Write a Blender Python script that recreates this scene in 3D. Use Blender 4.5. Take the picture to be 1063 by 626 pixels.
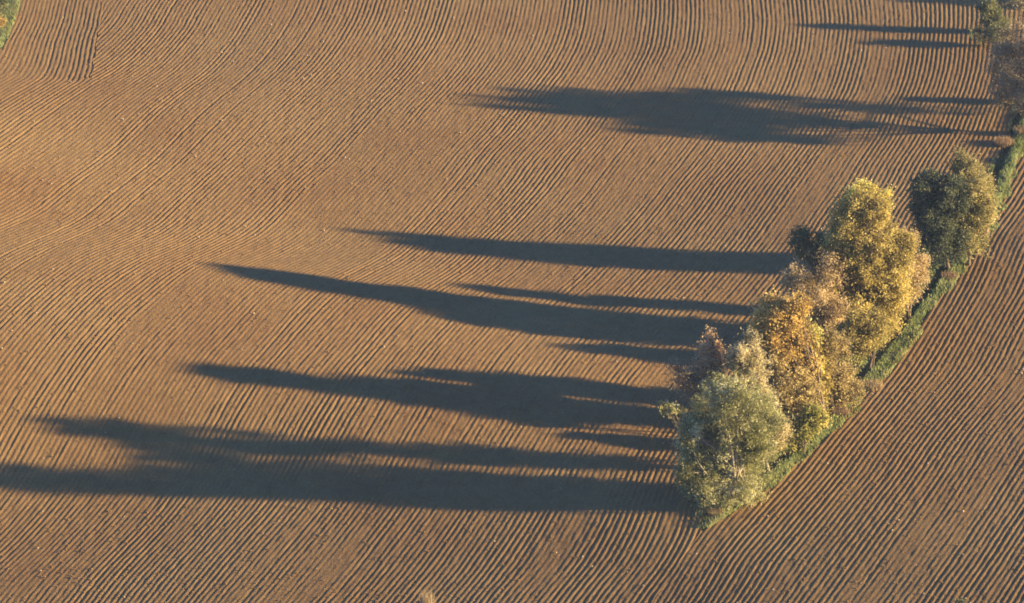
import bpy, math, random
import numpy as np

# ------------------------------------------------------------------ camera, sky, sun, exposure
SC = bpy.context.scene
for o in list(bpy.data.objects): bpy.data.objects.remove(o)
COL = SC.collection
R = math.radians
DEP = R(22.0); FPX = 4240.0; CX, CY = 531.5, 313.0
DIST = 326.0
CAM = np.array([0.0, -DIST*math.cos(DEP), DIST*math.sin(DEP)])
cd = bpy.data.cameras.new('camera'); cam = bpy.data.objects.new('camera', cd); COL.objects.link(cam)
cam.location = CAM; cam.rotation_euler = (math.pi/2-DEP, 0, 0)
cd.sensor_width = 36.0; cd.lens = 36.0*FPX/1063.0; cd.clip_start = 1.0; cd.clip_end = 6000.0
SC.camera = cam
SC.cycles.pixel_filter_type = 'BLACKMAN_HARRIS'; SC.cycles.filter_width = 1.8          # soft tele lens
SC.render.resolution_x = 1024; SC.render.resolution_y = 603

SUN_EL = R(11.2); SUN_AZ = R(9.5)          # from the right, a little towards the camera
W = bpy.data.worlds.new('World'); SC.world = W; W.use_nodes = True
nt = W.node_tree; nt.nodes.clear()
sky = nt.nodes.new('ShaderNodeTexSky'); sky.sky_type = 'NISHITA'; sky.sun_disc = False
sky.sun_elevation = SUN_EL; sky.sun_rotation = math.pi/2 + SUN_AZ
sky.air_density = 1.4; sky.dust_density = 0.1; sky.ozone_density = 6.0
bg = nt.nodes.new('ShaderNodeBackground'); bg.inputs['Strength'].default_value = 0.06
wo = nt.nodes.new('ShaderNodeOutputWorld')
tint = nt.nodes.new('ShaderNodeMix'); tint.data_type = 'RGBA'; tint.blend_type = 'MULTIPLY'; tint.inputs[0].default_value = 1.0
tint.inputs[7].default_value = (.88, .93, 1.22, 1)
nt.links.new(sky.outputs[0], tint.inputs[6]); nt.links.new(tint.outputs[2], bg.inputs[0]); nt.links.new(bg.outputs[0], wo.inputs[0])
sd = bpy.data.lights.new('sun', 'SUN'); sun = bpy.data.objects.new('sun', sd); COL.objects.link(sun)
sd.energy = 5.0; sd.angle = R(0.8); sd.color = (1.0, 0.73, 0.35)
TOSUN = np.array([math.cos(SUN_EL)*math.cos(SUN_AZ), -math.cos(SUN_EL)*math.sin(SUN_AZ), math.sin(SUN_EL)])
from mathutils import Vector
sun.rotation_euler = Vector(TOSUN).to_track_quat('Z', 'Y').to_euler()
sun.location = (150, -40, 60)
vs = SC.view_settings; vs.view_transform = 'Standard'; vs.look = 'None'; vs.gamma = 1.0
vs.exposure = 2.0

# ------------------------------------------------------------------ helpers
def smooth(t): return t*t*(3-2*t)
def noise2(x, y, seed=0, n=128):
    r = np.random.RandomState(seed).rand(n, n)*2-1
    x = np.asarray(x, float); y = np.asarray(y, float)
    xi = np.floor(x).astype(int); yi = np.floor(y).astype(int)
    fx = smooth(x-xi); fy = smooth(y-yi)
    x0 = xi % n; x1 = (xi+1) % n; y0 = yi % n; y1 = (yi+1) % n
    return (r[x0, y0]*(1-fx)+r[x1, y0]*fx)*(1-fy)+(r[x0, y1]*(1-fx)+r[x1, y1]*fx)*fy

def link(name, me, mat=None, parent=None):
    o = bpy.data.objects.new(name, me); COL.objects.link(o)
    if mat: me.materials.append(mat)
    if parent is not None: o.parent = parent
    return o
def mesh_np(name, v, f, smooth_shade=False, attr=None):
    v = np.asarray(v, np.float32); f = np.asarray(f, np.int32)
    me = bpy.data.meshes.new(name); k = f.shape[1]
    me.vertices.add(len(v)); me.vertices.foreach_set('co', v.ravel())
    me.loops.add(f.size); me.loops.foreach_set('vertex_index', f.ravel())
    me.polygons.add(len(f)); me.polygons.foreach_set('loop_start', np.arange(0, f.size, k, dtype=np.int32))
    me.polygons.foreach_set('loop_total', np.full(len(f), k, np.int32))
    if smooth_shade: me.polygons.foreach_set('use_smooth', np.ones(len(f), bool))
    me.update(calc_edges=True)
    if attr is not None:
        a = me.attributes.new('rnd', 'FLOAT', 'FACE'); a.data.foreach_set('value', np.asarray(attr, np.float32))
    return me
def tag(o, label=None, cat=None, group=None, kind=None):
    if label: o['label'] = label
    if cat: o['category'] = cat
    if group: o['group'] = group
    if kind: o['kind'] = kind
    return o

def pix_plane(px, py, z=0.0):
    dx = (np.asarray(px, float)-CX)/FPX; dy = -(np.asarray(py, float)-CY)/FPX
    d = np.stack([dx, math.cos(DEP)+dy*math.sin(DEP), -math.sin(DEP)+dy*math.cos(DEP)], -1)
    t = (z-CAM[2])/d[..., 2]
    return CAM[0]+t*d[..., 0], CAM[1]+t*d[..., 1]
def to_pix(x, y, z):
    rx = x-CAM[0]; ry = y-CAM[1]; rz = z-CAM[2]
    dep = ry*math.cos(DEP)-rz*math.sin(DEP); up = ry*math.sin(DEP)+rz*math.cos(DEP)
    return CX+FPX*rx/dep, CY-FPX*up/dep

# ------------------------------------------------------------------ terrain: gentle slopes, steeper towards the sun on the left
SL = np.array([(0,220,.17),(0,440,.07),(0,610,-.02),(250,600,-.04),(500,600,-.055),(750,600,-.075),(1000,500,-.065),(1000,610,-.075),
    (1000,300,-.05),(200,190,.08),(100,30,.05),(1000,50,-.02),(0,120,.10),(800,200,-.01),(560,180,.01),
    (650,520,-.075),(500,515,-.08),(350,510,-.09),(200,510,-.07),(50,500,-.03),
    (650,415,.10),(500,390,.10),(350,365,.09),(200,345,.10),(50,330,.09),
    (700,345,.02),(550,330,.09),(400,315,.13),(250,290,.13),(100,280,.11),(750,268,-.06),(600,258,-.04),(450,252,.03),(330,245,.08),
    (950,132,-.01),(750,117,.02),(600,105,.03),(450,92,.04),(250,80,.03),(700,20,.0)], float)
GX0, GX1, GY0, GY1 = -130, 130, -110, 150
gxs = np.arange(GX0, GX1+1.0); gys = np.arange(GY0, GY1+1.0)
GXX, GYY = np.meshgrid(gxs, gys, indexing='ij')
sx_, sy_ = pix_plane(SL[:, 0], SL[:, 1])
num = 0; den = 0
for a, b, s in zip(sx_, sy_, SL[:, 2]):
    w = 1.0/((GXX-a)**2+((GYY-b)*.6)**2+6.0**2)**1.5
    num = num+w*s; den = den+w
S_ = num/den*np.clip(1-(np.abs(GXX)-75)/50, 0, 1)
Z_ = -np.cumsum(S_, axis=0); Z_ = Z_-Z_[np.argmin(np.abs(gxs-18))][None, :]
for _ in range(6):
    Z_[1:-1, 1:-1] = (Z_[1:-1, 1:-1]*2+Z_[:-2, 1:-1]+Z_[2:, 1:-1]+Z_[1:-1, :-2]+Z_[1:-1, 2:])/6
Z_ = Z_+0.06*noise2(GXX/9, GYY/11, 5)+0.14*noise2(GXX/24, GYY/22, 6)
def terr(x, y):
    fx = np.clip((np.asarray(x, float)-GX0), 0, len(gxs)-1.001); fy = np.clip((np.asarray(y, float)-GY0), 0, len(gys)-1.001)
    i = fx.astype(int); j = fy.astype(int); a = smooth(fx-i)*.35+(fx-i)*.65; b = smooth(fy-j)*.35+(fy-j)*.65
    return (Z_[i, j]*(1-a)+Z_[i+1, j]*a)*(1-b)+(Z_[i, j+1]*(1-a)+Z_[i+1, j+1]*a)*b
def ground(px, py):
    z = 0.0
    for _ in range(12):
        x, y = pix_plane(px, py, z); z = terr(x, y)
    return x, y, z

# ------------------------------------------------------------------ materials
def mat_new(name):
    m = bpy.data.materials.new(name); m.use_nodes = True
    m.node_tree.nodes.clear(); return m, m.node_tree.nodes, m.node_tree.links
def ramp(N, cols, pos=None):
    r = N.new('ShaderNodeValToRGB'); e = r.color_ramp.elements
    while len(e) < len(cols): e.new(0.5)
    for i, c in enumerate(cols):
        e[i].position = pos[i] if pos else i/(len(cols)-1); e[i].color = (*c, 1)
    return r
def noise(N, L, vec, scale, detail=3, rough=.6):
    n = N.new('ShaderNodeTexNoise'); n.inputs['Scale'].default_value = scale
    n.inputs['Detail'].default_value = detail; n.inputs['Roughness'].default_value = rough
    L.new(vec, n.inputs['Vector']); return n
def soil_material():
    m, N, L = mat_new('ploughed soil')
    tc = N.new('ShaderNodeTexCoord'); v = tc.outputs['Object']
    out = N.new('ShaderNodeOutputMaterial'); b = N.new('ShaderNodeBsdfPrincipled')
    b.inputs['Roughness'].default_value = .95; b.inputs['Specular IOR Level'].default_value = .15
    n1 = noise(N, L, v, .06, 4); n2 = noise(N, L, v, 1.1, 4); n3 = noise(N, L, v, 9.0, 3, .7)
    r1 = ramp(N, [(.198,.114,.046),(.221,.136,.056),(.244,.158,.068)], [.3,.5,.72]); L.new(n1.outputs[0], r1.inputs[0])
    r2 = ramp(N, [(.78,.74,.70),(1,1,1),(1.15,1.13,1.08)], [.3,.52,.75]); L.new(n2.outputs[0], r2.inputs[0])
    r3 = ramp(N, [(.5,.47,.45),(1,1,1),(1.55,1.5,1.4)], [.3,.5,.72]); L.new(n3.outputs[0], r3.inputs[0])
    x1 = N.new('ShaderNodeMix'); x1.data_type = 'RGBA'; x1.blend_type = 'MULTIPLY'; x1.inputs[0].default_value = .55
    L.new(r1.outputs[0], x1.inputs[6]); L.new(r2.outputs[0], x1.inputs[7])
    x2 = N.new('ShaderNodeMix'); x2.data_type = 'RGBA'; x2.blend_type = 'MULTIPLY'; x2.inputs[0].default_value = .7
    L.new(x1.outputs[2], x2.inputs[6]); L.new(r3.outputs[0], x2.inputs[7])
    L.new(x2.outputs[2], b.inputs['Base Color'])
    nb = noise(N, L, v, 7.5, 4, .7)
    bp = N.new('ShaderNodeBump'); bp.inputs['Strength'].default_value = 1.0; bp.inputs['Distance'].default_value = .07
    L.new(nb.outputs[0], bp.inputs['Height']); L.new(bp.outputs[0], b.inputs['Normal'])
    L.new(b.outputs[0], out.inputs[0]); return m
def leaf_material(name, cols, trans=.3):
    cols = [tuple(min(.72, (.87*c+.13*sum(q)/3)*1.9) for c in q) for q in cols]
    m, N, L = mat_new(name)
    a = N.new('ShaderNodeAttribute'); a.attribute_name = 'rnd'
    r = ramp(N, cols); L.new(a.outputs['Fac'], r.inputs[0])
    d = N.new('ShaderNodeBsdfPrincipled'); d.inputs['Roughness'].default_value = .6; d.inputs['Specular IOR Level'].default_value = .25
    t = N.new('ShaderNodeBsdfTranslucent'); mx = N.new('ShaderNodeMixShader'); mx.inputs[0].default_value = trans+.15
    L.new(r.outputs[0], d.inputs['Base Color']); L.new(r.outputs[0], t.inputs[0])
    L.new(d.outputs[0], mx.inputs[1]); L.new(t.outputs[0], mx.inputs[2])
    out = N.new('ShaderNodeOutputMaterial'); L.new(mx.outputs[0], out.inputs[0]); return m
def plain_material(name, c1, c2, scale, rough=.9, bump=.3, dist=.03):
    m, N, L = mat_new(name); tc = N.new('ShaderNodeTexCoord'); v = tc.outputs['Object']
    n = noise(N, L, v, scale, 4); r = ramp(N, [c1, c2], [.32, .68]); L.new(n.outputs[0], r.inputs[0])
    b = N.new('ShaderNodeBsdfPrincipled'); b.inputs['Roughness'].default_value = rough; b.inputs['Specular IOR Level'].default_value = .2
    L.new(r.outputs[0], b.inputs['Base Color'])
    bp = N.new('ShaderNodeBump'); bp.inputs['Strength'].default_value = bump; bp.inputs['Distance'].default_value = dist
    n2 = noise(N, L, v, scale*5, 3); L.new(n2.outputs[0], bp.inputs['Height']); L.new(bp.outputs[0], b.inputs['Normal'])
    out = N.new('ShaderNodeOutputMaterial'); L.new(b.outputs[0], out.inputs[0]); return m
M_soil = soil_material()
M_bark = plain_material('bark', (.10,.075,.055), (.19,.15,.11), 4.0)
M_bark_pale = plain_material('pale bark', (.22,.19,.15), (.36,.32,.26), 4.0)
M_turf = plain_material('rough turf', (.055,.075,.022), (.13,.12,.05), .8, .95, .8, .08)
M_land = plain_material('far farmland', (.12,.085,.05), (.10,.11,.045), .012, .95, .2, .1)
M_stone = plain_material('pale stone', (.28,.22,.15), (.46,.40,.31), 3.0)

# ------------------------------------------------------------------ base land under and beyond the field
def axis(lo, hi, far):
    return np.concatenate([-np.geomspace(far, -lo+30, 9), np.linspace(lo, hi, 61), np.geomspace(hi+30, far, 9)])
bx_ = axis(-120, 120, 2500); by_ = axis(-100, 140, 2500)
BX, BY = np.meshgrid(bx_, by_, indexing='ij'); BZ = terr(BX, BY)-.7
ids = np.arange(BX.size).reshape(BX.shape)
F = np.stack([ids[:-1,:-1], ids[1:,:-1], ids[1:,1:], ids[:-1,1:]], -1).reshape(-1, 4)
tag(link('ground', mesh_np('ground', np.stack([BX, BY, BZ], -1).reshape(-1, 3), F, True), M_land), kind='structure')

# ------------------------------------------------------------------ edges of the hedge strip (traced pixels -> ground)
def px_line(pts):
    p = np.array(pts, float); x, y, z = ground(p[:, 0], p[:, 1]); o = np.argsort(y); return x[o], y[o]
RE = px_line([(640,680),(668,640),(700,590),(728,552),(748,540),(765,530),(802,502),(846,466),(871,443),(892,417),(920,384),(948,348),(971,315),(986,297),(1008,268),(1033,230),(1051,182),(1066,145),(1085,95),(1110,20),(1125,-40),(1150,-140)])
LE = px_line([(640,680),(668,640),(700,590),(728,552),(731,535),(741,508),(764,444),(812,386),(855,340),(900,298),(945,268),(1000,226),(1023,190),(1045,145),(1058,112),(1075,60),(1092,0),(1105,-50),(1130,-140)])
def xr_edge(y): return np.interp(y, RE[1], RE[0])
def xl_edge(y): return np.interp(y, LE[1], LE[0])
CUT = px_line([(112,-60),(106,0),(104,25),(99,55),(95,82)])
CUT_Y0 = CUT[1].min()
_y = np.arange(CUT[1].min(), CUT[1].max(), .4); CUT = (np.interp(_y, CUT[1], CUT[0])+.22*noise2(_y/1.1, _y*0, 97), _y)
VERGE = px_line([(60,-90),(36,-30),(22,0),(16,20),(9,40),(2,50),(-14,62),(-40,72)])   # grass corner, top left
def x_verge(y): return np.where(y < VERGE[1].min(), -1e3, np.interp(y, VERGE[1], VERGE[0]))

# ------------------------------------------------------------------ furrow directions read off the photograph: (px, py, angle in the picture)
A_main = """115 10 60,120 40 43,110 70 38,170 10 60,170 40 48,160 80 40,220 15 62,220 50 50,220 90 42,260 30 58,250 120 45,60 120 35,30 112 32,
100 110 38,150 140 42,30 150 38,200 150 44,290 10 65,300 40 50,280 80 45,340 15 72,350 50 55,340 90 45,300 125 37,280 145 36,400 10 72,390 50 56,
380 100 50,350 112 42,330 130 40,420 130 45,450 20 80,450 60 60,480 20 85,490 60 65,470 100 52,440 140 45,520 20 88,525 70 57,510 140 48,550 10 86,
545 45 68,540 70 60,600 10 88,595 50 72,590 75 60,560 150 46,650 10 89,650 40 85,640 70 63,640 145 50,700 10 94,700 30 86,700 70 65,700 145 55,
760 15 94,760 50 80,760 80 66,780 145 55,800 10 98,830 30 86,820 70 68,820 100 65,820 150 55,880 10 88,880 60 76,870 100 70,900 150 60,950 10 102,
970 30 94,960 60 85,950 90 71,960 150 61,1010 20 92,1010 60 88,1010 90 76,1000 120 66,20 170 36,80 180 36,150 170 42,230 170 40,20 220 32,80 230 41,
130 210 40,200 210 45,260 200 45,190 235 50,20 280 28,100 270 28,170 260 30,240 255 35,30 305 36,130 300 32,240 300 40,70 240 43,280 180 38,340 190 37,
320 215 47,290 250 38,270 265 28,400 165 48,400 210 46,370 225 49,360 260 38,470 170 52,440 210 52,430 230 50,500 200 50,510 230 52,500 170 58,
450 280 39,340 285 31,400 280 33,520 280 42,290 310 44,320 300 38,550 170 50,540 215 45,600 170 55,590 205 46,660 175 55,650 215 49,660 240 50,
720 180 55,710 210 55,715 235 57,780 170 53,770 210 61,745 240 51,790 240 55,560 290 41,620 290 45,560 310 48,690 290 44,680 305 51,760 290 46,
790 310 50,820 190 58,810 240 49,850 200 58,815 285 46,930 170 64,950 180 65,30 330 38,100 330 42,200 320 45,30 400 36,80 390 42,120 380 42,
200 400 46,240 420 50,60 430 44,30 440 38,280 330 54,330 320 50,400 340 55,480 350 59,300 420 49,400 440 50,480 450 52,520 370 59,560 320 54,
640 320 55,720 330 55,560 370 59,650 390 55,600 450 51,680 440 52,550 450 51,690 370 55,20 490 38,30 560 40,100 540 42,150 550 42,200 560 45,
250 550 43,100 600 47,200 610 49,30 610 42,290 555 41,350 550 48,420 560 46,500 550 52,300 610 51,400 600 50,500 600 54,560 550 51,620 550 56,
660 540 68,690 540 84,715 538 92,730 545 88,680 570 66,560 600 50,640 600 51,720 565 62,690 600 56,-60 300 34,-60 450 38,-60 150 36"""
A_block = """30 20 65,20 60 78,60 20 72,60 60 80,90 30 85,90 62 84,10 85 46,40 92 48,70 88 60,-20 100 38,-40 60 50,95 10 88,30 112 34,60 120 35"""
A_right = """1050 230 60,1030 270 58,1000 300 56,1050 300 60,960 350 53,1020 340 60,900 420 50,960 420 57,1000 380 61,870 450 46,930 460 49,1040 430 56,
1000 450 52,1050 370 66,740 562 47,760 556 36,785 548 31,800 520 41,830 500 44,740 590 55,700 610 56,780 600 52,800 562 41,822 532 34,850 500 43,
840 530 39,900 500 46,870 560 50,820 572 46,810 600 54,900 570 55,960 520 55,950 570 53,1000 500 58,1030 560 61,930 610 49,1000 600 53,1050 600 56,
860 610 51,1100 300 62,1100 500 58,1070 180 66,1100 80 76"""
def parse(s): return np.array([[float(q) for q in t.split()] for t in s.replace('\n', '').split(',')])
A_main, A_block, A_right = parse(A_main), parse(A_block), parse(A_right)
PITCH = 0.42
HX, HY0, HY1 = 84, -70, 100
def angle_field(px, py, smp):
    num = 0; den = 0
    for a, b, th in smp:
        w = 1.0/((px-a)**2+(py-b)**2+22.0**2)**2
        num = num+w*th; den = den+w
    return np.radians(num/den)
def solve_phase(smp, cut=None, smp2=None):
    xs = np.arange(-HX, HX+.1, 1.0); ys = np.arange(HY0, HY1+.1, 1.0)
    X, Y = np.meshgrid(xs, ys, indexing='ij'); Z = terr(X, Y)
    px, py = to_pix(X, Y, Z)
    th = angle_field(px, py, smp)
    left = None
    if cut is not None:
        left = (Y > CUT_Y0-1) & (X < np.interp(Y, cut[1], cut[0]))
        th = np.where(left, angle_field(px, py, smp2), th)
    x1, y1 = pix_plane(px, py, Z); x2, y2 = pix_plane(px+6*np.cos(th), py-6*np.sin(th), Z)
    tx = x2-x1; ty = y2-y1; l = np.hypot(tx, ty); tx /= l; ty /= l
    nx, ny = ty, -tx
    mx = np.ones((len(xs)-1, len(ys))); my = np.ones((len(xs), len(ys)-1))
    if cut is not None:
        ab = Y > CUT_Y0
        mx[(left[1:] != left[:-1]) & ab[1:]] = 0; my[(left[:, 1:] != left[:, :-1]) & ab[:, 1:] & ab[:, :-1]] = 0
    base_g = PITCH/np.clip(.395+.045*px/1063, .385, .45)
    g = base_g.copy()
    phi = X*nx.mean()+Y*ny.mean()
    for it in range(4):
        gx = g*nx; gy = g*ny
        ex = .5*(gx[1:]+gx[:-1]); ey = .5*(gy[:, 1:]+gy[:, :-1])
        def At(ax, ay):
            r = np.zeros_like(X); ax = ax*mx; ay = ay*my
            r[1:] += ax; r[:-1] -= ax; r[:, 1:] += ay; r[:, :-1] -= ay; return r
        def A(p): return At(p[1:]-p[:-1], p[:, 1:]-p[:, :-1])
        r = At(ex, ey)-A(phi); p = r.copy(); rs = (r*r).sum()
        for k in range(500):
            Ap = A(p); al = rs/((p*Ap).sum()+1e-12); phi = phi+al*p; r = r-al*Ap; rn = (r*r).sum()
            if rn < 1e-6: break
            p = r+rn/rs*p; rs = rn
        dx = np.gradient(phi, axis=0); dy = np.gradient(phi, axis=1)
        g = np.clip(dx*nx+dy*ny, .72*base_g, 1.38*base_g); g = .5*g+.5*base_g
    return xs, ys, phi/PITCH, left
def cr(A, pos):                                     # Catmull-Rom along axis 0
    n = A.shape[0]; i = np.clip(np.floor(pos).astype(int), 0, n-2); t = (pos-i)[:, None]
    p0 = A[np.clip(i-1, 0, n-1)]; p1 = A[i]; p2 = A[i+1]; p3 = A[np.clip(i+2, 0, n-1)]
    return .5*(2*p1+(p2-p0)*t+(2*p0-5*p1+4*p2-p3)*t*t+(3*p1-p0-3*p2+p3)*t**3)
SUB = 6; DY = .44
rng = np.random.RandomState(11)
frand = rng.rand(4000); deep = (rng.rand(4000) < .13)*rng.rand(4000)
def relief(k, x, y):
    f = k-np.floor(k); i = (np.floor(k).astype(int)) % 4000
    i2 = (np.floor(k+.5).astype(int)) % 4000                                  # valley index
    prof = .5+.5*np.cos(2*np.pi*(f-.5)); prof = prof**.85
    amp = .046*(1+.5*(frand[i]-.5)+.6*(frand[(i//6) % 4000]-.5)+.30*noise2(k/5.0, y/9, 21)+.18*noise2(k/1.3, y/2.2, 23)+.2*noise2(k/17, y/25, 22))
    px, py = to_pix(x, y, 0*x)
    amp = amp*np.clip(.80+.00012*(px-120)+.00005*(py-200), .7, .95)       # harrowed flatter towards the sunny rise
    z = amp*(prof-.5)
    z -= deep[i2]*.035*np.exp(-((k-np.floor(k+.5))/.22)**2)
    z += .012*noise2(x/.12, y/.45, 31)+.012*noise2(x/.45, y/.9, 33)
    return z
def build_sheet(phase, rows, xl, xr, seed, name):
    xs, ys, phi, left = phase
    if name in 'bc':                                  # continue the furrows straight on past the seam
        phi = phi.copy()
        for j in range(len(ys)):
            nl = int(left[:, j].sum())
            if nl < 3: continue
            e = np.arange(1, 9)
            if name == 'b': phi[nl-e, j] = phi[nl, j]-e*(phi[nl+1, j]-phi[nl, j])
            else: phi[nl-1+e, j] = phi[nl-1, j]+e*(phi[nl-1, j]-phi[nl-2, j])
    rp = cr(phi.T, rows-ys[0]).T                      # rows resampled
    fine = np.arange(xs[0], xs[-1]+.01, .25); P = cr(rp, fine-xs[0])
    FX, FY = np.meshgrid(fine, rows, indexing='ij')
    u = FX+.35*FY*0
    P = P+.30*noise2(u/17, FY/6.5, seed)+.9*noise2(u/32, FY/14, seed+1)
    XL = np.maximum(xl(rows), fine[0]); XR = np.minimum(xr(rows), fine[-1])
    vis = (FX >= XL[None]-1) & (FX <= XR[None]+1)
    k0 = math.floor(P[vis].min()); k1 = math.ceil(P[vis].max())
    ks = np.arange(k0*SUB, k1*SUB+1)/SUB
    Xc = np.empty((len(ks), len(rows)))
    for j in range(len(rows)):
        pj = np.maximum.accumulate(P[:, j]+np.arange(len(fine))*1e-7)
        s = slice(max(0, np.searchsorted(fine, XL[j])-2), np.searchsorted(fine, XR[j])+2)
        Xc[:, j] = np.interp(ks, pj[s], fine[s])
    KK, YY = np.meshgrid(ks, rows, indexing='ij')
    Xc += .035*noise2(np.floor(KK)*7.3, YY/1.6, seed+3)*0+.03*noise2(KK/1.0, YY/1.3, seed+4)
    inside = (Xc >= XL[None]-.01) & (Xc <= XR[None]+.01)
    Xk = np.clip(Xc, XL[None], XR[None])
    Z = terr(Xk, YY)+relief(KK, Xk, YY)
    ids = np.arange(Xk.size).reshape(Xk.shape)
    keep = inside[:-1, :-1] | inside[1:, :-1] | inside[1:, 1:] | inside[:-1, 1:]
    f = np.stack([ids[:-1, :-1], ids[1:, :-1], ids[1:, 1:], ids[:-1, 1:]], -1)[keep]
    used = np.zeros(Xk.size, bool); used[f.ravel()] = True
    remap = np.cumsum(used)-1
    V = np.stack([Xk, YY, Z], -1).reshape(-1, 3)[used]
    return V, remap[f]
ph_l = solve_phase(A_main, CUT, A_block); ph_r = solve_phase(A_right)
rows_all = np.arange(HY0+2, HY1-2+.01, DY)
jcut = np.searchsorted(rows_all, CUT_Y0)
rows_up = rows_all[jcut:]
def sheet_bounds_main(y): return np.where(y > rows_up[0]-.01, np.interp(y, CUT[1], CUT[0]), -HX+4.0)
left_lim = lambda y: np.maximum(-49-.2*(y+60), -HX+4)+0*y
parts = [build_sheet(ph_l, rows_all[:jcut+1], left_lim, xl_edge, 41, 'a'),
         build_sheet(ph_l, rows_up, lambda y: np.interp(y, CUT[1], CUT[0]), xl_edge, 41, 'b'),
         build_sheet(ph_l, rows_up, lambda y: np.maximum(left_lim(y), x_verge(y)), lambda y: np.interp(y, CUT[1], CUT[0]), 41, 'c')]
off = 0; VV = []; FF = []
for v, f in parts: VV.append(v); FF.append(f+off); off += len(v)
fl = link('ploughed_field', mesh_np('ploughed_field', np.concatenate(VV), np.concatenate(FF), True), M_soil)
tag(fl, 'furrowed brown field sweeping away left of the hedgerow', None, kind='structure')
v, f = build_sheet(ph_r, rows_all, xr_edge, lambda y: np.minimum(47+.2*(y+60), HX-4), 61, 'd')
fr = link('ploughed_field', mesh_np('ploughed_field', v, f, True), M_soil)
tag(fr, 'furrowed brown field right of the hedgerow grass strip', None, kind='structure')
print('FIELD faces', sum(len(f_) for f_ in FF), len(f))

# ------------------------------------------------------------------ clods and stones lying on the soil
def field_points(n, seed):
    r = np.random.RandomState(seed); y = HY0+6+r.rand(n)*(HY1-HY0-12); x = (r.rand(n)*2-1)*(46+.16*(y+60))
    ok = (x < xl_edge(y)-.3) | (x > xr_edge(y)+.3); ok &= x > x_verge(y)+.3
    return x[ok], y[ok]
def lumps(x, y, size, seed, sink=.25):
    r = np.random.RandomState(seed); n = len(x)
    O = np.array([(1,0,0),(-1,0,0),(0,1,0),(0,-1,0),(0,0,1),(0,0,-1)], float)
    T = np.array([(0,2,4),(2,1,4),(1,3,4),(3,0,4),(2,0,5),(1,2,5),(3,1,5),(0,3,5)])
    a = r.rand(n)*6.28; ca, sa = np.cos(a), np.sin(a)
    V = O[None]*(size[:, None, None]*(.6+.7*r.rand(n, 6, 1)))*np.array([1, 1.15, .75])
    Vx = V[..., 0]*ca[:, None]-V[..., 1]*sa[:, None]; Vy = V[..., 0]*sa[:, None]+V[..., 1]*ca[:, None]
    z = terr(x, y)+.012+size*.3
    P = np.stack([Vx+x[:, None], Vy+y[:, None], V[..., 2]+z[:, None]], -1).reshape(-1, 3)
    F = (T[None]+6*np.arange(n)[:, None, None]).reshape(-1, 3)
    return P, F
x, y = field_points(24000, 71); r_ = np.random.RandomState(72)
P, F = lumps(x, y, .035+.055*r_.rand(len(x))**3, 73)
tag(link('soil_clods', mesh_np('soil_clods', P, F), M_soil), 'loose brown clods of earth scattered over the furrows', 'clods', kind='stuff')
x, y = field_points(1700, 81); r_ = np.random.RandomState(82)
P, F = lumps(x, y, .035+.07*r_.rand(len(x))**4, 83)
P[:, 2] += .02
tag(link('field_stones', mesh_np('field_stones', P, F), M_stone), 'small pale stones scattered over the ploughed soil', 'stones', kind='stuff')

# ------------------------------------------------------------------ the grass strip with its ditch
ys = np.arange(RE[1].min()+8, HY1-2, .5); us = np.linspace(-.06, 1.06, 34)
U, YY = np.meshgrid(us, ys, indexing='ij')
w = (xr_edge(YY)-xl_edge(YY)); XX = xl_edge(YY)+U*w
env = np.clip((U)/.12, 0, 1)*np.clip((1-U)/.12, 0, 1)*np.clip(w/1.5, 0, 1)
dit = np.exp(-((XX-xr_edge(YY)+1.5)/.34)**2)*np.clip((w-1.2)/1.0, 0, 1)
def strip_z(x, y):
    w = xr_edge(y)-xl_edge(y); u = (x-xl_edge(y))/np.maximum(w, .01)
    env = np.clip(u/.12, 0, 1)*np.clip((1-u)/.12, 0, 1)*np.clip(w/1.5, 0, 1)
    dit = np.exp(-((x-xr_edge(y)+1.5)/.34)**2)*np.clip((w-1.2)/1.0, 0, 1)
    return terr(x, y)-.12+env*(.30+.14*noise2(x/1.3, y/1.7, 91)+.07*noise2(x/.5, y/.6, 92))-(.9+.35*noise2(y/2.3, y/5, 93))*dit*env
ZZ = strip_z(XX, YY); ids = np.arange(XX.size).reshape(XX.shape)
F = np.stack([ids[:-1,:-1], ids[1:,:-1], ids[1:,1:], ids[:-1,1:]], -1).reshape(-1, 4)
tag(link('grass_bank', mesh_np('grass_bank', np.stack([XX, YY, ZZ], -1).reshape(-1, 3), F, True), M_turf),
    'narrow grassy bank and ditch running between the two ploughed fields', None, kind='structure')
# grass corner at the top left
ys = np.arange(VERGE[1].min(), HY1+20, .8); ts = np.linspace(0, 22, 28)
T, YY = np.meshgrid(ts, ys, indexing='ij'); XX = np.interp(YY, VERGE[1], VERGE[0])+.25-T
ZZ = terr(XX, YY)-.08+np.clip(T/.6, 0, 1)*(.2+.15*noise2(XX/1.4, YY/1.9, 95)); ids = np.arange(XX.size).reshape(XX.shape)
F = np.stack([ids[1:,:-1], ids[:-1,:-1], ids[:-1,1:], ids[1:,1:]], -1).reshape(-1, 4)
tag(link('grass_verge', mesh_np('grass_verge', np.stack([XX, YY, ZZ], -1).reshape(-1, 3), F, True), M_turf),
    'green grass verge at the far left corner of the field', None, kind='structure')

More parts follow.
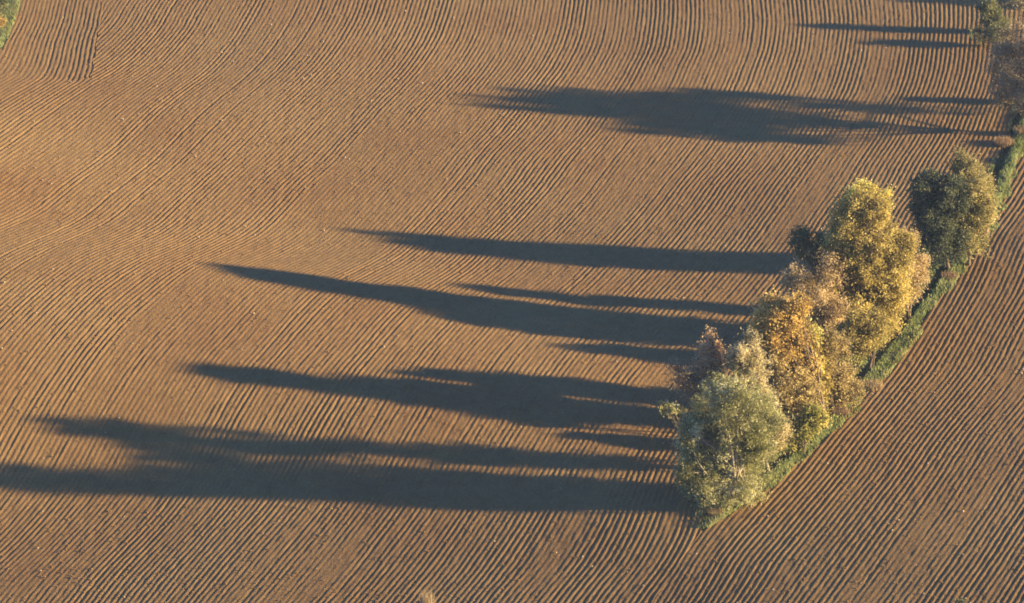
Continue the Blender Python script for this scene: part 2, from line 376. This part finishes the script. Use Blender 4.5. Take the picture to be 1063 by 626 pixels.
def blades(x, y, z, h, wd, seed, lean=.5):
    r = np.random.RandomState(seed); n = len(x); a = r.rand(n)*6.283; l = (r.rand(n)*lean)*h; b = r.rand(n)*6.283
    base = np.stack([x, y, z], -1); s = np.stack([np.cos(a)*wd, np.sin(a)*wd, 0*a], -1)
    top = base+np.stack([np.cos(b)*l, np.sin(b)*l, h], -1)
    V = np.stack([base-s, base+s, top], 1).reshape(-1, 3)
    return V, np.arange(3*n).reshape(-1, 3)
M_grass = leaf_material('grass blades', [(.075,.105,.03),(.125,.16,.05),(.19,.20,.075),(.29,.245,.125)], .25)
r = np.random.RandomState(101); n = 80000
y = RE[1].min()+9+r.rand(n)*(HY1-4-RE[1].min()-9); w = xr_edge(y)-xl_edge(y); u = r.rand(n)**.8; keep = r.rand(n) < (w+1.5)/10; x = xl_edge(y)-.3+u*(w+.5)+.45*noise2(y/1.7, u*3, 107)
dry = noise2(x/1.6, y/2.2, 103)*.5+.5; keep &= w > .4; keep &= (np.abs(x-xr_edge(y)+1.5) > .4) | (r.rand(n) < .08)
x, y, dry = x[keep], y[keep], dry[keep]
h = (.10+.24*r.rand(len(x)))*(.55+.9*dry); gz = np.where((x > xl_edge(y)+.1) & (x < xr_edge(y)-.1), strip_z(x, y), terr(x, y))-.02; V, F = blades(x, y, gz, h, .035+.03*r.rand(len(x)), 104)
at = np.clip(+.12+.62*dry**1.5+.45*(r.rand(len(x))-.5), 0, 1)
tag(link('rough_grass', mesh_np('rough_grass', V, F, attr=at), M_grass), 'rough green and straw coloured grass along the hedgerow bank', 'grass', kind='stuff')
n = 14000; y = VERGE[1].min()+r.rand(n)*60; y = y[y < HY1+15]; x = np.interp(y, VERGE[1], VERGE[0])-r.rand(len(y))*9
V, F = blades(x, y, terr(x, y)+.02, .15+.3*r.rand(len(x)), .05+.03*r.rand(len(x)), 105)
tag(link('verge_grass', mesh_np('verge_grass', V, F, attr=np.clip(.2+.4*r.rand(len(x)), 0, 1)), M_grass), 'short green grass on the far left field corner', 'grass', kind='stuff')

# ------------------------------------------------------------------ trees and shrubs
def tube(P, r0, r1, sides=6):
    P = np.asarray(P, float); n = len(P); V = []; F = []
    for i in range(n):
        d = P[min(i+1, n-1)]-P[max(i-1, 0)]; d /= np.linalg.norm(d)+1e-9
        a = np.cross(d, (0.3, 1, 0.1)); a /= np.linalg.norm(a)+1e-9; b = np.cross(d, a)
        rr = r0+(r1-r0)*i/(n-1)
        for s in range(sides):
            t = 2*math.pi*s/sides; V.append(P[i]+rr*(math.cos(t)*a+math.sin(t)*b))
    for i in range(n-1):
        for s in range(sides):
            q = (s+1) % sides; F.append((i*sides+s, i*sides+q, (i+1)*sides+q, (i+1)*sides+s))
    return np.array(V), np.array(F)
def join(lst):
    V = []; F = []; o = 0
    for v, f in lst: V.append(v); F.append(f+o); o += len(v)
    return np.concatenate(V), np.concatenate(F)
def limb(a, b, r, bend=.12, n=5):
    a = np.asarray(a, float); b = np.asarray(b, float); L = np.linalg.norm(b-a); t = np.linspace(0, 1, n)[:, None]
    k = r.randn(3)*bend*L; k[2] = abs(k[2])*.6
    return a+(b-a)*t+k*(t*(1-t))*1.6
def tree(name, label, cat, base, lobes, mat, leaves=20000, leaf=(.11, .17), clump=.42, seed=1, group=None, bark=None,
         trunks=1, tr=.16, twig=60, droop=0.0, fill=.5):
    leaves = int(leaves*1.65); leaf = (leaf[0]*.67, leaf[1]*.67)
    r = np.random.RandomState(seed); bx, by, bz = ground(base[0], base[1])
    sc = FPX/((by-CAM[1])*math.cos(DEP)-(bz-CAM[2])*math.sin(DEP))
    ins = (xl_edge(by) < bx < xr_edge(by))
    root = bpy.data.objects.new(name, None); COL.objects.link(root)
    z0 = float(strip_z(np.array(bx), np.array(by)))-.05 if ins else float(bz)-.05
    root.location = (bx, by, z0); root.empty_display_size = .5
    tag(root, label, cat, group)
    L = []
    for q in lobes:
        px, py, rx, ry = q[:4]; dy = q[4] if len(q) > 4 else 0.0
        x = (px-base[0])/sc; z = ((base[1]-py)/sc-dy*math.sin(DEP))/math.cos(DEP)
        L.append((np.array([x, dy, z]), np.array([rx/sc, (.75*rx+.12*ry)/sc, ry/sc/math.cos(DEP)*.98])))
    main = list(L)
    for c, R3 in main:
        for k in range(10):
            d = r.randn(3); d /= np.linalg.norm(d); d[2] = d[2]*.9+.15
            q = .22+.24*r.rand(); L.append((c+d*R3*(.74+.24*r.rand()), R3*q))
    area = np.array([l[1][0]*l[1][2] for l in L])**.8; area[:len(main)] *= .55; area /= area.sum()
    tone = r.randn(len(L))*.22    
    CP = []; CS = []; CT = []
    for (c, R3), a, tn in zip(L, area, tone):
        m = max(5, int(a*leaves/42))
        d = r.randn(m, 3); d /= np.linalg.norm(d, axis=1)[:, None]
        rad = (1-fill*r.rand(m)**1.6)*(1+.16*r.randn(m))
        CP.append(c+d*rad[:, None]*R3); CS.append(clump*(.45+.75*r.rand(m))); CT.append(np.full(m, tn))
    CP = np.concatenate(CP); CS = np.concatenate(CS); CP[:, 2] = np.maximum(CP[:, 2], .15); M = len(CP)
    per = np.maximum(4, r.poisson(leaves/M, M)); idx = np.repeat(np.arange(M), per); n = len(idx)
    g = r.randn(n, 3)*CS[idx][:, None]*np.array([.62, .62, .5])*np.where(r.rand(n) < .12, 1.9, 1.0)[:, None]; pos = CP[idx]+g
    pos[:, 2] -= droop*np.linalg.norm(g[:, :2], axis=1); pos[:, 2] = np.maximum(pos[:, 2], .04)
    nv = r.randn(n, 3); nv += .55*(CP[idx]-L[0][0]*0-np.array([0, 0, np.mean([l[0][2] for l in L])]))/3.0*.6; nv[:, 2] += .35
    nv /= np.linalg.norm(nv, axis=1)[:, None]
    t1 = np.cross(nv, r.randn(n, 3)); t1 /= np.linalg.norm(t1, axis=1)[:, None]+1e-9; t2 = np.cross(nv, t1)
    s = (.65+.7*r.rand(n))[:, None]; a = t1*s*leaf[1]; b = t2*s*leaf[0]
    V = np.stack([pos-a, pos+b*.9, pos+a, pos-b*.9], 1).reshape(-1, 3); F = np.arange(4*n).reshape(-1, 4)
    at = np.clip(.5+np.concatenate(CT)[idx]+.17*r.randn(M)[idx]+.18*r.randn(n), 0, 1)
    link('crown', mesh_np('crown', V, F, attr=at), mat, root)
    # wood
    W_ = []; order = np.argsort([l[0][2] for l in main]); T0 = []
    for k in range(trunks):
        o = np.array([r.randn()*.25, r.randn()*.3, 0])*(trunks > 1); top = main[order[-1-(k % max(1, len(main)//2))]]
        e = top[0]+np.array([0, 0, top[1][2]*.45]); e[2] = max(e[2], .6); P = limb(o, e, r, .06, 8); T0.append(P)
        W_.append(tube(P, tr/math.sqrt(trunks)*1.15, .025, 7))
    for c, R3 in L:
        P0 = T0[r.randint(len(T0))]; i = r.randint(1, 5); W_.append(tube(limb(P0[i], c+R3*r.randn(3)*.2, r, .15, 6), tr*.42, .018, 5))
    for j in r.choice(M, min(twig, M), replace=False):
        P0 = T0[r.randint(len(T0))]; li = int(np.argmin([np.linalg.norm(CP[j]-l[0]) for l in L])); a0 = L[li][0]*.8+P0[r.randint(2, 6)]*.2
        W_.append(tube(limb(a0, CP[j], r, .12, 4), .035, .008, 4))
    v, f = join(W_); v[:, 2] = np.maximum(v[:, 2], -.05)
    link('trunk', mesh_np('trunk', v, f, True), bark or M_bark, root)
    return root

M_willow = leaf_material('silver willow leaves', [(.07,.076,.026),(.145,.148,.054),(.245,.235,.092),(.48,.45,.24)], .28)
M_willow2 = leaf_material('grey willow leaves', [(.10,.088,.042),(.18,.155,.078),(.27,.235,.12),(.38,.33,.19)], .28)
M_red = leaf_material('rust red leaves', [(.17,.11,.06),(.27,.18,.095),(.37,.26,.14)], .25)
M_brown = leaf_material('brown twigs and leaves', [(.125,.096,.052),(.195,.152,.085),(.28,.225,.13)], .2)
M_orange = leaf_material('orange leaves', [(.17,.115,.036),(.29,.20,.052),(.38,.275,.07),(.38,.30,.105)], .35)
M_rust = leaf_material('orange olive leaves', [(.11,.085,.034),(.19,.148,.056),(.265,.205,.078),(.33,.275,.12)], .32)
M_yellow = leaf_material('yellow leaves', [(.18,.14,.03),(.31,.25,.05),(.42,.35,.07),(.54,.46,.12)], .36)
M_gold = leaf_material('gold olive leaves', [(.10,.082,.024),(.195,.158,.042),(.285,.232,.058),(.40,.33,.10)], .34)
M_ygreen = leaf_material('yellow green leaves', [(.075,.082,.018),(.15,.15,.034),(.24,.225,.05),(.34,.30,.075)], .34)
M_tan = leaf_material('tan leaves', [(.12,.088,.045),(.21,.155,.075),(.30,.23,.11),(.37,.29,.155)], .28)
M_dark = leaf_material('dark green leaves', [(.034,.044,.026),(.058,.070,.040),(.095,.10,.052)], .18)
M_olive = leaf_material('olive leaves', [(.065,.066,.022),(.14,.128,.044),(.23,.20,.07),(.35,.30,.13)], .3)
M_green = leaf_material('green leaves', [(.055,.065,.028),(.10,.108,.045),(.155,.152,.065)], .28)

G = 'trees and shrubs of the hedgerow'
tree('willow_tree', 'bushy silver green willow nearest the viewer, at the tip of the hedgerow', 'tree', (757,520),
     [(757,472,44,48),(730,442,24,38,1.6),(778,430,30,46,-1.2),(760,404,26,28,-1.8),(724,478,20,32,-1.0),(784,478,20,34,1.2),(741,396,15,16,2.6),(753,504,32,16),(714,436,11,26,-1.0),(728,497,18,16)],
     M_willow, 56000, (.048, .16), .40, 201, G, M_bark_pale, 4, .22, 120, .15, .6)
tree('willow_tree', 'pale grey green willow top rising right behind the silver willow', 'tree', (790,488),
     [(771,368,14,22,-1),(778,395,18,30,-1),(792,440,22,36)], M_willow2, 13000, (.06, .19), .4, 202, G, M_bark_pale, 2, .15, 70, .1)
tree('shrub', 'thin rust red shrub left of the pale willow top', 'shrub', (770,434),
     [(736,372,13,24),(728,388,13,18),(745,400,14,25)], M_red, 5200, (.08, .13), .4, 203, G, None, 4, .12, 140)
tree('shrub', 'sparse brown twiggy shrub leaning over the furrows behind the willow', 'shrub', (768,444),
     [(706,388,15,15),(717,400,14,16),(735,430,14,20)], M_brown, 2600, (.05, .10), .5, 204, G, None, 4, .10, 160)
tree('sapling', 'tiny pale green leafy sapling standing out left of the willow', 'sapling', (716,452),
     [(690,422,10,5),(700,424,8,5)], M_willow, 700, (.06, .16), .25, 205, G, None, 2, .06, 30)
tree('autumn_tree', 'orange brown tree between the silver willow and the brown shrub', 'tree', (842,446),
     [(814,392,30,38),(798,372,20,26),(806,430,26,36),(830,415,18,30),(790,400,18,22)], M_rust, 26000, (.09, .14), .42, 206, G, None, 2, .2, 90)
tree('shrub', 'yellow green bush at the foot of the orange brown tree', 'shrub', (828,470),
     [(828,448,14,18),(815,455,14,14),(838,438,9,14),(848,436,9,12)], M_ygreen, 7000, (.09, .14), .32, 207, G, None, 4, .1, 40)
tree('autumn_tree', 'bright orange tree top above the orange brown tree', 'tree', (858,446),
     [(808,330,19,21),(793,342,13,20),(821,322,13,15),(814,356,20,20),(832,384,12,20)], M_orange, 15000, (.10, .15), .40, 208, G, None, 1, .16, 60)
tree('autumn_tree', 'narrow lemon yellow tree beside the bright orange one', 'tree', (866,429),
     [(834,352,12,20),(838,372,13,22),(846,400,14,26)], M_yellow, 9500, (.10, .15), .36, 209, G, None, 1, .13, 50)
tree('shrub', 'rounded brown shrub right of the orange brown tree', 'shrub', (872,424),
     [(863,386,24,32),(856,352,18,20),(872,402,18,22),(850,370,14,22),(848,402,15,26),(852,425,14,14)], M_rust, 15000, (.08, .13), .40, 210, G, None, 4, .15, 90)
tree('poplar_tree', 'tallest golden yellow tree in the middle of the hedgerow', 'tree', (894,352),
     [(890,220,15,18),(905,224,15,14),(877,236,18,22),(882,256,28,28),(903,266,32,32),(916,288,26,38),(890,300,32,40),(902,332,28,28),(872,275,20,30),(930,262,16,18)],
     M_gold, 58000, (.082, .13), .42, 211, G, None, 2, .26, 130)
tree('autumn_tree', 'bright yellow crown tip poking out of the golden tree', 'tree', (890,346),
     [(890,207,12,12),(906,212,15,11),(880,220,12,13),(896,219,15,13)], M_yellow, 9500, (.085, .13), .36, 223, G, None, 1, .2, 30)
tree('shrub', 'tan feathery shrub at the left foot of the golden tree', 'shrub', (870,364),
     [(845,290,26,20),(829,300,14,16),(856,318,28,24),(838,314,18,18),(868,338,24,22),(850,350,18,18)], M_tan, 17000, (.07, .12), .40, 212, G, None, 4, .14, 110)
tree('shrub', 'dark green shrub at the upper left of the golden tree', 'shrub', (870,346),
     [(828,256,11,13),(850,263,12,16),(838,262,10,10),(858,285,14,22)], M_green, 6500, (.09, .13), .36, 213, G, None, 3, .12, 60)
tree('shrub', 'pinkish tan shrub on the right shoulder of the golden tree', 'shrub', (938,330),
     [(940,266,17,22),(947,286,13,18),(932,250,14,14),(936,298,14,14)], M_tan, 12000, (.07, .12), .38, 214, G, None, 4, .14, 90)
tree('shrub', 'olive bush overhanging the grass below the golden tree', 'shrub', (906,384),
     [(896,348,22,22),(880,358,18,18),(908,340,12,14)], M_gold, 12000, (.08, .13), .38, 215, G, None, 4, .12, 60)
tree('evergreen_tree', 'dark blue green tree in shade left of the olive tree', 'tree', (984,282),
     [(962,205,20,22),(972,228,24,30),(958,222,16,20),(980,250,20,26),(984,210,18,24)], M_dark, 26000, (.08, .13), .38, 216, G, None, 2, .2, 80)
tree('olive_tree', 'feathery olive yellow tree beside the dark green tree', 'tree', (1004,275),
     [(995,175,11,14),(1004,187,14,17),(1000,205,24,24),(1014,222,16,26),(994,232,20,28),(1004,250,20,20),(1018,205,12,18)], M_olive, 27000, (.06, .15), .38, 217, G, None, 2, .2, 100)
tree('shrub', 'small red brown shrub at the right foot of the olive tree', 'shrub', (1020,248),
     [(1016,237,6,8),(1022,240,5,6)], M_red, 900, (.05, .09), .2, 218, G, None, 3, .05, 20)
tree('autumn_tree', 'brown twiggy tree at the right edge with bare lower branches', 'tree', (1082,142),
     [(1046,72,20,26,3),(1062,50,24,28,5),(1040,92,16,18,-1),(1080,66,34,34,2),(1066,108,20,18,-3),(1105,75,26,34,6),(1090,42,22,22,0),(1098,90,22,22,-4),(1086,32,18,16,3)], M_brown, 36000, (.08, .13), .50, 219, G, None, 3, .2, 160)
tree('willow_tree', 'pale silvery willow at the top right corner', 'tree', (1100,-8),
     [(1056,4,14,22,-4),(1066,24,16,16,-5),(1085,-14,24,24,-2),(1100,-30,26,30),(1068,-30,18,20,-2)], M_willow2, 24000, (.055, .18), .42, 220, G, M_bark_pale, 3, .2, 90)
tree('shrub', 'grey green shrub at the top edge left of the pale willow', 'shrub', (1040,34),
     [(1026,12,9,11),(1031,24,11,10)], M_green, 5500, (.07, .12), .36, 221, G, None, 4, .1, 60)
tree('shrub', 'low dull green shrub spreading over the furrows near the top right', 'shrub', (1034,48),
     [(1020,37,13,8),(1036,34,11,11)], M_green, 2500, (.07, .12), .34, 222, G, None, 4, .07, 40)
tree('shrub', 'dark low shrub under the brown tree at the right edge', 'shrub', (1058,107),
     [(1055,98,9,10),(1062,110,10,14)], M_green, 3500, (.07, .12), .32, 224, G, None, 4, .08, 40)
# low dry plants on the bank
def weed(name, label, base, h, w, n, mat, seed, cat='weed', group=None, lean=.45):
    r = np.random.RandomState(seed); bx, by, bz = ground(*base); ins = xl_edge(by) < bx < xr_edge(by)
    z0 = float(strip_z(np.array(bx), np.array(by))) if ins else float(bz)
    q = np.sqrt(r.rand(n))*w*.55; t = r.rand(n)*6.283; x = q*np.cos(t); y = q*np.sin(t)
    V, F = blades(x, y, np.full(n, -.04), h*(.45+.55*r.rand(n)), .018+.016*r.rand(n), seed+1, lean)
    o = link(name, mesh_np(name, V, F, attr=np.clip(.5+.25*r.randn(n), 0, 1)), mat); o.location = (bx, by, z0)
    return tag(o, label, cat, group)
M_straw = leaf_material('dry straw stems', [(.15,.105,.05),(.23,.17,.085),(.31,.25,.14)], .2)
M_pinkdry = leaf_material('dry reddish weeds', [(.12,.075,.042),(.18,.12,.068),(.25,.18,.10)], .2)
GW = 'dry weeds along the hedgerow bank'
for i, (b, h, w, n, mt, lb) in enumerate([
    ((906,402), .9, 1.1, 700, M_straw, 'straw coloured tuft of dry weeds on the bank below the golden tree'),
    ((872,430), .8, 1.0, 600, M_pinkdry, 'reddish dry weeds at the right foot of the rounded brown shrub'),
    ((1042,150), 1.1, 1.2, 800, M_pinkdry, 'tall pinkish dry weeds on the bank by the right edge'),
    ((1028,186), .8, .9, 500, M_pinkdry, 'low reddish weeds on the left side of the narrow bank'),
    ((986,288), .7, 1.0, 500, M_pinkdry, 'tan weeds on the bank at the foot of the dark tree'),
    ((743,534), .9, .8, 600, M_straw, 'small olive tuft at the pointed tip of the hedgerow'),
    ((1060,140), 1.0, 1.0, 500, M_straw, 'dry tuft under the brown tree at the right edge'),
    ((935,345), .6, .9, 400, M_straw, 'low straw tuft beside the ditch near the pinkish shrub')]):
    weed('dry_weed', lb, b, h*.7, w*1.25, n, mt, 300+7*i, group=GW, lean=.9)
weed('dry_weed', 'tall straw coloured weed standing in the furrows at the bottom edge', (444,641), 2.3, .8, 420, M_straw, 391, lean=.25)
tree('shrub', 'dark shrub tip at the bottom edge right of centre', 'shrub', (995,636), [(995,628,7,6),(1001,631,6,5)], M_dark, 900, (.06,.1), .2, 392, None, None, 3, .05, 20)
# far left corner
tree('shrub', 'dark green bush at the far left corner', 'shrub', (-4,18), [(-4,6,9,12),(-16,4,12,14)], M_green, 5000, (.08,.13), .36, 394, None, None, 4, .1, 40)
tree('shrub', 'small orange shrub on the grass at the far left corner', 'shrub', (2,30), [(2,22,4,6),(-4,25,5,5)], M_orange, 900, (.06,.1), .25, 395, None, None, 3, .05, 20)

# ------------------------------------------------------------------ the evening air
me = bpy.data.meshes.new('haze'); h0, h1 = -14.0, 128.0; e = 2600.0
vv = [(x, y, z) for z in (h0, h1) for y in (-e, e) for x in (-e, e)]
me.from_pydata(vv, [], [(0,2,3,1),(4,5,7,6),(0,1,5,4),(2,6,7,3),(0,4,6,2),(1,3,7,5)]); me.update()
hm, N, L = mat_new('haze air'); pv = N.new('ShaderNodeVolumePrincipled'); out = N.new('ShaderNodeOutputMaterial')
pv.inputs['Color'].default_value = (.42, .60, 1.0, 1); pv.inputs['Density'].default_value = .0001
L.new(pv.outputs[0], out.inputs['Volume'])
tag(link('haze', me, hm), 'thin pale evening haze hanging over the whole valley', 'haze', kind='stuff')
